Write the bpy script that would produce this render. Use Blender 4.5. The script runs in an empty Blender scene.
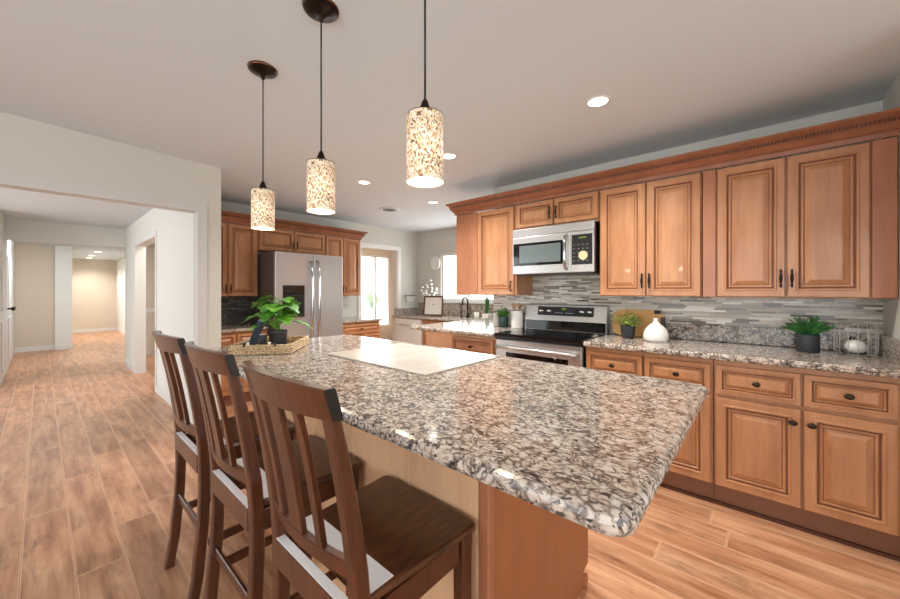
import bpy, bmesh, math, random
from mathutils import Vector, Matrix
random.seed(7)
R = math.radians
sc = bpy.context.scene
col = sc.collection

# ------------------------------------------------------------------ camera
cam_d = bpy.data.cameras.new('camera')
cam = bpy.data.objects.new('camera', cam_d)
col.objects.link(cam)
HEAD = 48.80
cam.location = (0, 0, 1.285)
cam.rotation_euler = (R(90), 0, R(-HEAD))
cam_d.sensor_width = 36
cam_d.lens = 358 / 900 * 36
cam_d.shift_y = -8.5 / 900
cam_d.clip_start = 0.02
cam_d.clip_end = 200
sc.camera = cam

# ------------------------------------------------------------------ colour management
sc.view_settings.view_transform = 'Standard'
sc.view_settings.look = 'None'
sc.view_settings.gamma = 1
sc.view_settings.use_curve_mapping = False
sc.view_settings.exposure = 0.0

# ------------------------------------------------------------------ world
W = bpy.data.worlds.new('world')
sc.world = W
W.use_nodes = True
W.node_tree.nodes['Background'].inputs[0].default_value = (0.93, 0.97, 1.0, 1)
W.node_tree.nodes['Background'].inputs[1].default_value = 3.5


def area(name, loc, direction, sx, sy, power, color=(1, 1, 1)):
    d = bpy.data.lights.new(name, 'AREA')
    d.shape = 'RECTANGLE'; d.size = sx; d.size_y = sy; d.energy = power; d.color = color
    o = bpy.data.objects.new(name, d); col.objects.link(o)
    o.location = loc
    o.rotation_euler = Vector(direction).to_track_quat('-Z', 'Y').to_euler()
    return o


# daylight by the windows, plus added fill lights in hall, beam bay, side room
area('daylight_rear', (-0.3, -3.30, 1.30), (0, 1, .3), 4.2, 2.0, 15, (0.95, 0.98, 1.0))
area('daylight_left', (-2.95, 0.2, 1.45), (1, 0, .38), 4.2, 1.7, 24, (0.95, 0.98, 1.0))
area('fill_hall', (-2.95, 5.9, 1.35), (1, .7, .15), 3.0, 2.0, 47, (0.94, 0.98, 1.0))  # added light at an unseen window, brightens the hall
area('fill_behind_beam', (.1, 9.9, 2.26), (0, .25, -1), 1.2, 1.2, 66, (.95, .98, 1))  # added fill without a fixture, lifts the beige wall past the beam
area('fill_side_room', (1.7, 6.9, 2.38), (0, 0, -1), .8, 1.6, 34, (1, .95, .92))  # added fill without a fixture, brightens the side room
area('daylight_sink', (4.97, 3.84, 1.54), (-1, .1, -.1), 1.25, 0.85, 30, (0.95, 0.98, 1.0))
area('daylight_sunroom', (5.37, 7.66, 1.28), (-.25, -1, -.1), 1.5, 1.8, 48, (1, 1, 1))


# ------------------------------------------------------------------ helpers
def lin(c):
    return tuple((v / 12.92 if v <= .04045 else ((v + .055) / 1.055) ** 2.4) for v in [x / 255 for x in c]) + (1,)


MATS = {}


def mat(name, rgb, rough=.5, metal=0, spec=.5, emit=None, estr=0, coat=0):
    m = bpy.data.materials.new(name); m.use_nodes = True
    b = m.node_tree.nodes['Principled BSDF']
    b.inputs['Base Color'].default_value = lin(rgb)
    b.inputs['Roughness'].default_value = rough
    b.inputs['Metallic'].default_value = metal
    b.inputs['Specular IOR Level'].default_value = spec
    b.inputs['Coat Weight'].default_value = coat
    if emit:
        b.inputs['Emission Color'].default_value = lin(emit)
        b.inputs['Emission Strength'].default_value = estr
    MATS[name] = m
    return m


class NT:
    """small node-graph writer"""
    def __init__(s, m):
        s.t = m.node_tree; s.b = s.t.nodes['Principled BSDF']

    def n(s, typ, **kw):
        nd = s.t.nodes.new(typ)
        for k, v in kw.items():
            setattr(nd, k, v)
        return nd

    def put(s, sock, v):
        if hasattr(v, 'is_output') or isinstance(v, bpy.types.NodeSocket):
            s.t.links.new(v, sock)
        else:
            sock.default_value = v

    def math(s, op, a, b=0, c=None):
        nd = s.n('ShaderNodeMath', operation=op)
        s.put(nd.inputs[0], a); s.put(nd.inputs[1], b)
        if c is not None: s.put(nd.inputs[2], c)
        return nd.outputs[0]

    def coord(s, scale=(1, 1, 1)):
        tc = s.n('ShaderNodeTexCoord'); mp = s.n('ShaderNodeMapping')
        s.t.links.new(tc.outputs['Object'], mp.inputs[0])
        mp.inputs['Scale'].default_value = scale
        return mp.outputs[0]

    def noise(s, vec, scale, detail=4, rough=.5, out='Fac'):
        nd = s.n('ShaderNodeTexNoise')
        s.t.links.new(vec, nd.inputs['Vector'])
        nd.inputs['Scale'].default_value = scale; nd.inputs['Detail'].default_value = detail
        nd.inputs['Roughness'].default_value = rough
        return nd.outputs[out]

    def ramp(s, fac, stops, interp='LINEAR'):
        nd = s.n('ShaderNodeValToRGB'); cr = nd.color_ramp; cr.interpolation = interp
        while len(cr.elements) < len(stops): cr.elements.new(.5)
        for e, (p, c) in zip(cr.elements, stops):
            e.position = p
            e.color = c if len(c) == 4 else lin(c)
        s.put(nd.inputs[0], fac)
        return nd.outputs[0]

    def mix(s, fac, a, b, blend='MIX'):
        nd = s.n('ShaderNodeMix', data_type='RGBA', blend_type=blend)
        s.put(nd.inputs[0], fac); s.put(nd.inputs[6], a); s.put(nd.inputs[7], b)
        return nd.outputs[2]

    def bump(s, h, strength, dist):
        nd = s.n('ShaderNodeBump')
        nd.inputs['Strength'].default_value = strength; nd.inputs['Distance'].default_value = dist
        s.t.links.new(h, nd.inputs['Height'])
        s.t.links.new(nd.outputs[0], s.b.inputs['Normal'])

    def color(s, v):
        s.t.links.new(v, s.b.inputs['Base Color'])


def wood(name, light, dark, rough=.35, scale=(9, 9, 1.4), coat=.15):
    m = mat(name, light, rough, coat=coat); g = NT(m)
    v = g.coord(scale)
    n1 = g.noise(v, 2.2, 5, .55)
    v2 = g.coord((3, 3, 1.6))
    n2 = g.noise(v2, 1.7, 3, .5)
    v3 = g.coord((90, 90, 5))
    n3 = g.noise(v3, 2.0, 2, .5)
    f = g.math('ADD', g.math('MULTIPLY', n1, .5), g.math('ADD', g.math('MULTIPLY', n2, .35), g.math('MULTIPLY', n3, .15)))
    g.color(g.ramp(f, [(.36, dark), (.62, light)]))
    return m


wood('cabinet_wood', (190, 136, 94), (164, 110, 72))
mat('cabinet_glaze', (118, 74, 50), .5)
wood('cabinet_side', (172, 114, 80), (154, 97, 66))
wood('crown_wood', (156, 98, 66), (132, 78, 50))
mat('rope_dark', (88, 48, 30), .5)
mat('toe_wood', (128, 84, 60), .5)
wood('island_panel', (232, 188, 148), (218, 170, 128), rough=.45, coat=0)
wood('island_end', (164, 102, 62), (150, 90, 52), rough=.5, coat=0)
wood('stool_wood', (100, 56, 28), (36, 17, 9), rough=.28, scale=(7, 30, 7), coat=.35)
wood('stool_leg', (94, 50, 27), (58, 27, 14), rough=.3, scale=(20, 20, 3), coat=.3)
mat('stool_end', (22, 13, 9), .35)
mat('white_strip', (226, 226, 230), .35)
mat('wall_paint', (206, 205, 196), .8, spec=.2)
mat('wall_hall', (226, 226, 220), .8, spec=.2)
mat('wall_beige', (214, 202, 186), .8, spec=.2)
mat('ceiling_paint', (213, 221, 226), .9, spec=.1)
mat('trim_white', (226, 224, 220), .5)
mat('trim_grey', (205, 204, 200), .5)
mat('door_white', (224, 224, 222), .45)
mat('steel_dark', (70, 70, 72), .35, metal=.8)
mat('black_plastic', (16, 16, 18), .3)
mat('black_glass', (8, 9, 11), .06)
mat('bronze', (38, 26, 20), .32, metal=.7)
mat('copper_rim', (120, 74, 48), .25, metal=.9)
mat('knob_metal', (62, 50, 42), .3, metal=.8)
mat('white_ceramic', (232, 230, 224), .3)
mat('white_plastic', (228, 227, 223), .4)
mat('charcoal_pot', (50, 52, 56), .55)
mat('green_pot', (34, 54, 52), .3)
mat('soil', (40, 28, 20), .9)
mat('navy_cover', (24, 44, 62), .4)
mat('navy_dark', (20, 26, 38), .4)
mat('paper', (222, 218, 208), .7)
mat('board_wood', (214, 166, 100), .5)
mat('utensil_wood', (196, 150, 100), .6)
mat('picture_frame', (96, 56, 38), .5)
mat('wire', (205, 202, 194), .35, metal=.4)
mat('chrome', (190, 190, 192), .12, metal=1)
mat('vent_grey', (120, 112, 106), .5)
mat('lamp_white', (255, 250, 240), .5, emit=(255, 246, 230), estr=6)
mat('display_green', (40, 60, 10), .3, emit=(170, 210, 40), estr=.35)
mat('shrub_green', (150, 168, 140), .9)
mat('ground_pale', (222, 216, 205), .9)
mat('petal', (240, 236, 230), .7)
mat('twig', (90, 70, 56), .8)
mat('cloth_white', (236, 234, 228), .9)


def leafmat(name, a, b):
    m = mat(name, a, .5); g = NT(m)
    g.color(g.ramp(g.noise(g.coord(), 22, 2), [(.35, a), (.65, b)]))
    return m


leafmat('leaf_bright', (58, 128, 34), (112, 176, 52))
leafmat('leaf_light', (120, 150, 60), (160, 180, 90))
leafmat('leaf_grass', (30, 92, 44), (74, 140, 66))


def steel():
    m = mat('stainless', (196, 195, 193), .27, metal=.8); g = NT(m)
    n = g.noise(g.coord((2, 2, 160)), 3, 2)
    r = g.n('ShaderNodeMapRange'); g.put(r.inputs[0], n); r.inputs[3].default_value = .22; r.inputs[4].default_value = .36
    g.t.links.new(r.outputs[0], g.b.inputs['Roughness'])
    m = mat('stainless_vertical', (186, 186, 187), .28, metal=.75); g = NT(m)
    n = g.noise(g.coord((160, 160, 2)), 3, 2)
    r = g.n('ShaderNodeMapRange'); g.put(r.inputs[0], n); r.inputs[3].default_value = .26; r.inputs[4].default_value = .4
    g.t.links.new(r.outputs[0], g.b.inputs['Roughness'])


steel()


def granite():
    m = mat('granite', (180, 170, 158), .1, spec=.5); g = NT(m)
    v = g.coord((1.25, .9, 1))
    wn = g.noise(v, 16, 3, out='Color')
    sub = g.n('ShaderNodeVectorMath', operation='SUBTRACT'); g.put(sub.inputs[0], wn); sub.inputs[1].default_value = (.5, .5, .5)
    scl = g.n('ShaderNodeVectorMath', operation='SCALE'); g.put(scl.inputs[0], sub.outputs[0]); scl.inputs['Scale'].default_value = .06
    add = g.n('ShaderNodeVectorMath', operation='ADD'); g.put(add.inputs[0], v); g.put(add.inputs[1], scl.outputs[0])
    wv = add.outputs[0]
    vo = g.n('ShaderNodeTexVoronoi', feature='DISTANCE_TO_EDGE'); g.put(vo.inputs['Vector'], wv); vo.inputs['Scale'].default_value = 42
    big = g.noise(v, 26, 4, .6)
    fine = g.noise(v, 90, 4, .65)
    d = g.math('ADD', vo.outputs['Distance'], g.math('MULTIPLY', g.math('SUBTRACT', big, .46), .8))
    d = g.math('ADD', d, g.math('MULTIPLY', g.math('SUBTRACT', fine, .5), .35))
    base = g.ramp(d, [(0.0, (96, 89, 85)), (.05, (138, 129, 122)), (.12, (168, 159, 152)), (.20, (202, 194, 184)), (.5, (218, 212, 203))])
    vc = g.n('ShaderNodeTexVoronoi', feature='F1'); g.put(vc.inputs['Vector'], wv); vc.inputs['Scale'].default_value = 42
    tint = g.ramp(vc.outputs['Color'], [(.2, (255, 255, 255)), (.5, (238, 228, 216)), (.8, (250, 242, 236))])
    base = g.mix(.8, base, tint, 'MULTIPLY')
    v2 = g.n('ShaderNodeTexVoronoi', feature='F1'); g.put(v2.inputs['Vector'], wv); v2.inputs['Scale'].default_value = 140
    sp = g.n('ShaderNodeSeparateColor'); g.put(sp.inputs[0], v2.outputs['Color'])
    big2 = g.noise(v, 40, 3, .6)
    speck = g.math('MULTIPLY', g.math('GREATER_THAN', sp.outputs[0], .72), g.math('GREATER_THAN', big2, .51))
    base = g.mix(g.math('MULTIPLY', speck, .85), base, lin((40, 36, 36)))
    br = g.math('MULTIPLY', g.math('GREATER_THAN', sp.outputs[1], .86), .6)
    base = g.mix(br, base, lin((128, 104, 88)))
    g.color(base)


granite()


def floor_mat():
    m = mat('laminate', (190, 130, 92), .3, spec=.45); g = NT(m)
    tc = g.n('ShaderNodeTexCoord'); sx = g.n('ShaderNodeSeparateXYZ'); g.put(sx.inputs[0], tc.outputs['Object'])
    PW, PL = .166, 1.25
    fx = g.math('DIVIDE', g.math('ADD', sx.outputs[0], .063 + .166 * 60), PW)
    row = g.math('FLOOR', fx); u = g.math('FRACT', fx)
    wn = g.n('ShaderNodeTexWhiteNoise', noise_dimensions='1D'); g.put(wn.inputs['W'], row)
    fy = g.math('ADD', g.math('DIVIDE', g.math('ADD', sx.outputs[1], 40), PL), g.math('MULTIPLY', wn.outputs[0], 7.3))
    colm = g.math('FLOOR', fy); vv = g.math('FRACT', fy)
    cb = g.n('ShaderNodeCombineXYZ'); g.put(cb.inputs[0], row); g.put(cb.inputs[1], colm)
    w2 = g.n('ShaderNodeTexWhiteNoise', noise_dimensions='2D'); g.put(w2.inputs['Vector'], cb.outputs[0])
    # grain, shifted plank by plank
    c2 = g.n('ShaderNodeCombineXYZ')
    g.put(c2.inputs[0], g.math('MULTIPLY', sx.outputs[0], 14)); g.put(c2.inputs[1], g.math('MULTIPLY', sx.outputs[1], 1.6)); g.put(c2.inputs[2], g.math('MULTIPLY', w2.outputs[0], 40))
    n1 = g.noise(c2.outputs[0], 1.4, 6, .6)
    c3 = g.n('ShaderNodeCombineXYZ')
    g.put(c3.inputs[0], g.math('MULTIPLY', sx.outputs[0], 9)); g.put(c3.inputs[1], g.math('MULTIPLY', sx.outputs[1], 5)); g.put(c3.inputs[2], g.math('MULTIPLY', w2.outputs[0], 40))
    n2 = g.noise(c3.outputs[0], .9, 5, .6)
    c4 = g.n('ShaderNodeCombineXYZ')
    g.put(c4.inputs[0], g.math('MULTIPLY', sx.outputs[0], 60)); g.put(c4.inputs[1], g.math('MULTIPLY', sx.outputs[1], 8)); g.put(c4.inputs[2], g.math('MULTIPLY', w2.outputs[0], 40))
    n3 = g.noise(c4.outputs[0], 1.0, 4, .65)
    base = g.ramp(n1, [(.3, (152, 100, 68)), (.5, (190, 139, 104)), (.7, (214, 168, 132))])
    smudge = g.math('MULTIPLY', g.ramp(n2, [(.50, (0, 0, 0, 1)), (.66, (1, 1, 1, 1))]), g.ramp(n3, [(.4, (0, 0, 0, 1)), (.62, (1, 1, 1, 1))]))
    base = g.mix(g.math('MULTIPLY', smudge, .75), base, lin((128, 96, 74)))
    tone = g.n('ShaderNodeMapRange'); g.put(tone.inputs[0], w2.outputs[0]); tone.inputs[3].default_value = .87; tone.inputs[4].default_value = 1.12
    cc = g.n('ShaderNodeCombineXYZ')
    for i in range(3): g.put(cc.inputs[i], tone.outputs[0])
    base = g.mix(1.0, base, cc.outputs[0], 'MULTIPLY')
    eu = g.math('MULTIPLY', g.math('MINIMUM', u, g.math('SUBTRACT', 1, u)), PW)
    ev = g.math('MULTIPLY', g.math('MINIMUM', vv, g.math('SUBTRACT', 1, vv)), PL)
    e = g.math('MINIMUM', eu, ev)
    groove = g.math('LESS_THAN', e, .0014)
    lip = g.math('LESS_THAN', e, .005)
    base = g.mix(g.math('MULTIPLY', lip, .6), base, lin((234, 188, 150)))
    base = g.mix(g.math('MULTIPLY', groove, .5), base, lin((116, 72, 48)))
    g.color(base)
    h = g.math('ADD', g.math('MULTIPLY', g.math('MINIMUM', e, .006), 150), g.math('MULTIPLY', n1, .7))
    g.bump(h, .35, .003)
    rr = g.n('ShaderNodeMapRange'); g.put(rr.inputs[0], n1); rr.inputs[3].default_value = .24; rr.inputs[4].default_value = .42
    g.t.links.new(rr.outputs[0], g.b.inputs['Roughness'])


floor_mat()


def mosaic(name, axis, stops, rough=.25):
    m = mat(name, (180, 176, 168), rough); g = NT(m)
    tc = g.n('ShaderNodeTexCoord'); s = g.n('ShaderNodeSeparateXYZ'); g.put(s.inputs[0], tc.outputs['Object'])
    H = .0145
    fz = g.math('DIVIDE', s.outputs[2], H)
    row = g.math('FLOOR', fz); fr = g.math('FRACT', fz)
    wn = g.n('ShaderNodeTexWhiteNoise', noise_dimensions='1D'); g.put(wn.inputs['W'], row)
    wn2 = g.n('ShaderNodeTexWhiteNoise', noise_dimensions='1D'); g.put(wn2.inputs['W'], g.math('ADD', row, 77.7))
    ln = g.math('ADD', .07, g.math('MULTIPLY', wn2.outputs[0], .16))
    fu = g.math('ADD', g.math('DIVIDE', g.math('ADD', s.outputs[axis], 20), ln), g.math('MULTIPLY', wn.outputs[0], 9.1))
    cl = g.math('FLOOR', fu); fc = g.math('FRACT', fu)
    cb = g.n('ShaderNodeCombineXYZ'); g.put(cb.inputs[0], row); g.put(cb.inputs[1], cl)
    w2 = g.n('ShaderNodeTexWhiteNoise', noise_dimensions='2D'); g.put(w2.inputs['Vector'], cb.outputs[0])
    base = g.ramp(w2.outputs[0], stops, 'CONSTANT')
    er = g.math('LESS_THAN', g.math('MULTIPLY', g.math('MINIMUM', fr, g.math('SUBTRACT', 1, fr)), H), .0009)
    ec = g.math('LESS_THAN', g.math('MULTIPLY', g.math('MINIMUM', fc, g.math('SUBTRACT', 1, fc)), ln), .0012)
    base = g.mix(g.math('MAXIMUM', er, ec), base, lin((176, 172, 164)))
    g.color(base)
    rg = g.n('ShaderNodeMapRange'); g.put(rg.inputs[0], w2.outputs[0]); rg.inputs[3].default_value = .4; rg.inputs[4].default_value = .12
    g.t.links.new(rg.outputs[0], g.b.inputs['Roughness'])


mosaic('mosaic_light', 1, [(0, (220, 216, 205)), (.2, (192, 184, 168)), (.4, (164, 160, 148)), (.55, (206, 200, 186)), (.7, (122, 112, 100)), (.79, (92, 80, 68)), (.86, (238, 236, 228)), (.95, (136, 132, 122))])
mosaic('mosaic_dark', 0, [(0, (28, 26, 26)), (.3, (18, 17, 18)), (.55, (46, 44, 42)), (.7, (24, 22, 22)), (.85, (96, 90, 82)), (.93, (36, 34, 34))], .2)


def shade_mat():
    m = mat('shade_chips', (226, 206, 168), .35); g = NT(m)
    v = g.coord((1, 1, .65))
    wn = g.noise(v, 60, 2, out='Color')
    add = g.n('ShaderNodeVectorMath', operation='MULTIPLY_ADD'); g.put(add.inputs[0], wn); add.inputs[1].default_value = (.015, .015, .015); g.put(add.inputs[2], v)
    vo = g.n('ShaderNodeTexVoronoi', feature='F1'); g.put(vo.inputs['Vector'], add.outputs[0]); vo.inputs['Scale'].default_value = 250
    s = g.n('ShaderNodeSeparateColor'); g.put(s.inputs[0], vo.outputs['Color'])
    c = g.ramp(s.outputs[0], [(0, (236, 222, 202)), (.30, (232, 208, 170)), (.48, (222, 184, 128)), (.62, (176, 132, 86)), (.76, (120, 86, 58)), (.86, (240, 228, 206))], 'CONSTANT')
    g.color(c)
    g.t.links.new(c, g.b.inputs['Emission Color'])
    # bulb glow painted into the emission, strongest a little below mid height
    tc = g.n('ShaderNodeTexCoord'); sz = g.n('ShaderNodeSeparateXYZ'); g.put(sz.inputs[0], tc.outputs['Object'])
    dz = g.math('ABSOLUTE', g.math('SUBTRACT', sz.outputs[2], .085))
    st = g.math('SUBTRACT', .46, g.math('MULTIPLY', dz, 4.6))
    g.t.links.new(g.math('MAXIMUM', st, .04), g.b.inputs['Emission Strength'])


shade_mat()
mat('shade_inside', (250, 245, 235), .5, emit=(255, 248, 236), estr=1.6)

gl = bpy.data.materials.new('window_glass'); gl.use_nodes = True
_t = gl.node_tree; _t.nodes.clear()
_o = _t.nodes.new('ShaderNodeOutputMaterial'); _mx = _t.nodes.new('ShaderNodeMixShader')
_tr = _t.nodes.new('ShaderNodeBsdfTransparent'); _gs = _t.nodes.new('ShaderNodeBsdfGlossy')
_gs.inputs['Roughness'].default_value = .02
_mx.inputs[0].default_value = .05
_t.links.new(_tr.outputs[0], _mx.inputs[1]); _t.links.new(_gs.outputs[0], _mx.inputs[2]); _t.links.new(_mx.outputs[0], _o.inputs[0])
MATS['window_glass'] = gl


class MB:
    def __init__(s):
        s.bm = bmesh.new()

    def loft(s, rings, mi=0, cap=True, closed=True, smooth=False, mis=None):
        vr = [[s.bm.verts.new(p) for p in r] for r in rings]
        n = len(vr[0])
        for i in range(len(vr) - 1):
            for j in range(n if closed else n - 1):
                k = (j + 1) % n
                f = s.bm.faces.new((vr[i][j], vr[i][k], vr[i + 1][k], vr[i + 1][j]))
                f.material_index = mis[i] if mis else mi; f.smooth = smooth
        if cap:
            f = s.bm.faces.new(list(reversed(vr[0]))); f.material_index = mis[0] if mis else mi
            f = s.bm.faces.new(vr[-1]); f.material_index = mis[-1] if mis else mi
        return s

    def box(s, x0, y0, z0, x1, y1, z1, mi=0, bev=0, seg=1):
        x0, x1 = min(x0, x1), max(x0, x1); y0, y1 = min(y0, y1), max(y0, y1); z0, z1 = min(z0, z1), max(z0, z1)
        r = bmesh.ops.create_cube(s.bm, size=1, matrix=Matrix.Translation(((x0 + x1) / 2, (y0 + y1) / 2, (z0 + z1) / 2)) @ Matrix.Diagonal((x1 - x0, y1 - y0, z1 - z0, 1)))
        vs = r['verts']
        es = list({e for v in vs for e in v.link_edges}); fs = list({f for v in vs for f in v.link_faces})
        for f in fs: f.material_index = mi
        if bev:
            o = bmesh.ops.bevel(s.bm, geom=es, offset=bev, segments=seg, affect='EDGES', profile=.5)
            for f in o['faces']: f.material_index = mi
        return s

    def tube(s, path, r, n=8, mi=0, smooth=True, cap=True):
        path = [Vector(p) for p in path]
        rs = r if isinstance(r, (list, tuple)) else [r] * len(path)
        rings = []; up = None
        for i, p in enumerate(path):
            t = (path[min(i + 1, len(path) - 1)] - path[max(i - 1, 0)]).normalized()
            if up is None:
                up = Vector((0, 0, 1)) if abs(t.z) < .9 else Vector((1, 0, 0))
            a = t.cross(up).normalized(); b = a.cross(t).normalized(); up = b
            rings.append([p + a * math.cos(2 * math.pi * k / n) * rs[i] + b * math.sin(2 * math.pi * k / n) * rs[i] for k in range(n)])
        return s.loft(rings, mi, cap, True, smooth)

    def lathe(s, prof, c=(0, 0, 0), n=32, mi=0, smooth=True, cap=True, mis=None, sx=1, sy=1):
        rings = [[(c[0] + r * sx * math.cos(2 * math.pi * k / n), c[1] + r * sy * math.sin(2 * math.pi * k / n), c[2] + z) for k in range(n)] for r, z in prof]
        return s.loft(rings, mi, cap, True, smooth, mis)

    def ball(s, c, rx, ry, rz, mi=0, u=16, v=10):
        r = bmesh.ops.create_uvsphere(s.bm, u_segments=u, v_segments=v, radius=1, matrix=Matrix.Translation(c) @ Matrix.Diagonal((rx, ry, rz, 1)))
        for f in {f for w in r['verts'] for f in w.link_faces}: f.material_index = mi; f.smooth = True
        return s

    def slab(s, outline, prof, mi=0, smooth=False):
        """convex outline (x,y) ccw; prof = [(inset, z)] bottom to top"""
        n = len(outline); rings = []
        nor = []
        for i in range(n):
            a = Vector(outline[i - 1]); b = Vector(outline[i]); c = Vector(outline[(i + 1) % n])
            d1 = (b - a).normalized(); d2 = (c - b).normalized()
            n1 = Vector((-d1.y, d1.x)); n2 = Vector((-d2.y, d2.x))
            m = (n1 + n2).normalized(); m = m / max(.3, m.dot(n1)); nor.append(m)
        for ins, z in prof:
            rings.append([(outline[i][0] + nor[i].x * ins, outline[i][1] + nor[i].y * ins, z) for i in range(n)])
        return s.loft(rings, mi, True, True, smooth)

    def panel(s, x0, z0, x1, z1, prof, y0=0):
        """raised panel front facing -y; prof = [(inset, depth, mat)]"""
        rings = [[(x0 + i, y0 + d, z0 + i), (x1 - i, y0 + d, z0 + i), (x1 - i, y0 + d, z1 - i), (x0 + i, y0 + d, z1 - i)] for i, d, m in prof]
        s.loft(rings, 0, True, True, False, mis=[p[2] for p in prof])
        return s

    def poly(s, pts, mi=0, smooth=False):
        f = s.bm.faces.new([s.bm.verts.new(p) for p in pts]); f.material_index = mi; f.smooth = smooth
        return s

    def xform(s, M):
        bmesh.ops.transform(s.bm, matrix=M, verts=s.bm.verts)
        return s

    def build(s, name, mats, parent=None, loc=None, rotz=0, kind=None):
        bmesh.ops.recalc_face_normals(s.bm, faces=s.bm.faces)
        me = bpy.data.meshes.new(name); s.bm.to_mesh(me); s.bm.free()
        for m in ([mats] if isinstance(mats, str) else mats): me.materials.append(MATS[m])
        o = bpy.data.objects.new(name, me); col.objects.link(o)
        if parent: o.parent = parent
        if loc: o.location = loc
        o.rotation_euler.z = rotz
        if kind: o['kind'] = kind
        return o


def tag(o, label, cat, group=None):
    o['label'] = label; o['category'] = cat
    if group: o['group'] = group
    return o


def thing(name, label, cat, loc=(0, 0, 0), rotz=0, group=None):
    o = bpy.data.objects.new(name, None); col.objects.link(o)
    o.empty_display_size = .1
    o.location = loc; o.rotation_euler.z = rotz
    return tag(o, label, cat, group)


def copy_tree(o, parent=None):
    c = o.copy(); col.objects.link(c)
    if parent: c.parent = parent
    for ch in o.children:
        copy_tree(ch, c)
    return c


def rrect(x0, y0, x1, y1, r=.03, seg=6):
    out = []
    for cx, cy, a0 in ((x1 - r, y0 + r, -90), (x1 - r, y1 - r, 0), (x0 + r, y1 - r, 90), (x0 + r, y0 + r, 180)):
        for k in range(seg + 1):
            a = R(a0 + 90 * k / seg)
            out.append((cx + r * math.cos(a), cy + r * math.sin(a)))
    return out


def bull(z0, z1, r=.013):
    return [(r, z0), (r * .3, z0 + r * .3), (0, z0 + r), (0, z1 - r), (r * .3, z1 - r * .3), (r, z1)]


def S(name, mats, *boxes, bev=0):
    m = MB()
    for b in boxes: m.box(*b[:6], mi=b[6] if len(b) > 6 else 0, bev=bev)
    return m.build(name, mats, kind='structure')


# ================================================================== SETTING
CZ = 2.41
XW, YR, YE = 3.27, -.53, 2.22      # range wall plane, right wall plane, end of range wall
YF, XS = 5.08, 4.85                # fridge wall plane, sink wall plane
YL, XH = 3.75, .97                 # opening wall plane, hall right wall plane

MB().box(-3.2, -3.6, -.1, 7.2, 17, 0).build('floor', 'laminate', kind='structure')
# kitchen ceiling, lifting very slightly towards the opening side
m = MB()
for xa, za, xb, zb in ((-3.0, 2.56, 1.1, CZ), (1.1, CZ, 5.0, CZ)):
    m.loft([[(xa, y, za), (xb, y, zb), (xb, y, zb + .1), (xa, y, za + .1)] for y in (-3.4, 5.2)])
m.build('ceiling', 'ceiling_paint', kind='structure')
S('ceiling_hall', 'ceiling_paint', (-3.0, YL + .13, 2.37, XH + .02, 8.42, 2.40))
S('ceiling_corridor', 'ceiling_paint', (-3.0, 8.56, 2.28, 2.6, 16.2, 2.38))
S('ceiling_sunroom', 'wall_beige', (3.0, 5.2, 2.41, 6.4, 7.6, 2.5))

S('wall_range', 'wall_paint', (XW, YR - .12, 0, XW + .12, YE, CZ + .02))
S('wall_nook', 'wall_paint', (XW + .12, YE - .12, 0, XS, YE, CZ + .02))
S('wall_right', 'wall_paint', (2.35, YR - .12, 0, XW, YR, CZ + .05), (2.35, -3.3, 0, 2.47, YR - .12, CZ + .05))
# opening wall: jamb block + header + part left of the opening
S('wall_left', 'wall_paint', (.93, YL, 0, 1.09, YL + .12, CZ + .02), (-1.75, YL, 2.0, .93, YL + .12, 2.55), (-2.9, YL, 0, -1.75, YL + .12, 2.55))
S('trim_1', 'trim_grey', (.905, YL - .015, 0, .975, YL, 2.065), (-1.8, YL - .015, 1.985, .905, YL, 2.065), (.905, YL, 0, .9299, YL + .12, 1.999), (-1.749, YL, 1.985, .905, YL + .12, 1.9995))
S('wall_hall_right', 'wall_hall', (XH, YL + .12, 0, 1.09, 5.85, 2.4), (XH, 5.85, 1.985, 1.09, 7.33, 2.4), (XH, 7.33, 0, 1.09, 8.42, 2.4))
S('trim_2', 'trim_white', (XH - .012, 5.78, 0, XH, 5.85, 1.985), (XH - .012, 7.33, 0, XH, 7.40, 1.985), (XH - .012, 5.78, 1.985, XH, 7.4, 2.05))
S('baseboard_hall', 'trim_white', (XH - .013, YL + .12, 0, XH, 5.78, .09), (XH - .013, 7.40, 0, XH, 8.42, .09), (XH, 7.317, 0, 1.09, 7.33, .09))
# room seen through the hall's side doorway
S('wall_side_room', 'wall_beige', (2.3, 5.2, 0, 2.4, 11.4, 2.4), (1.09, 9.3, 0, 2.3, 9.4, 2.4))
S('trim_3', 'trim_white', (2.28, 5.2, .86, 2.3, 9.3, .94), (2.285, 5.2, 0, 2.3, 9.3, .1), (1.1, 9.285, .86, 2.28, 9.3, .94))
S('ceiling_side_room', 'ceiling_paint', (1.09, 5.2, 2.4, 2.4, 9.4, 2.5))
# beam, beige wall, corridor
S('wall_beam', 'wall_hall', (-3.0, 8.42, 2.05, 1.09, 8.56, 2.5))
S('wall_beige', 'wall_beige', (-3.0, 11.75, 0, .20, 11.85, 2.3))
S('wall_corridor_left', 'wall_hall', (.20, 11.62, 0, .46, 11.85, 2.3), (.2, 11.85, 0, .46, 13.4, 2.3), (.2, 14.4, 0, .46, 15.9, 2.3), (.2, 13.4, 2.03, .46, 14.4, 2.3))
S('wall_corridor_right', 'wall_hall', (1.62, 8.56, 0, 1.75, 15.9, 2.3))
S('wall_corridor_end', 'wall_beige', (.2, 15.9, 0, 2.4, 16.0, 2.3))
S('baseboard_corridor', 'trim_white', (-3.0, 11.735, 0, .2, 11.75, .1), (.2, 11.605, 0, .47, 11.62, .1), (.46, 15.885, 0, 1.62, 15.9, .1), (1.605, 8.56, 0, 1.62, 15.88, .1))
S('wall_hall_left', 'wall_hall', (-3.0, 10.6, 0, -.36, 11.74, 2.3), (-3.0, 7.6, 2.02, -.36, 10.6, 2.36), (-.46, 7.55, 0, -.36, 7.75, 2.36))

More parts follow.
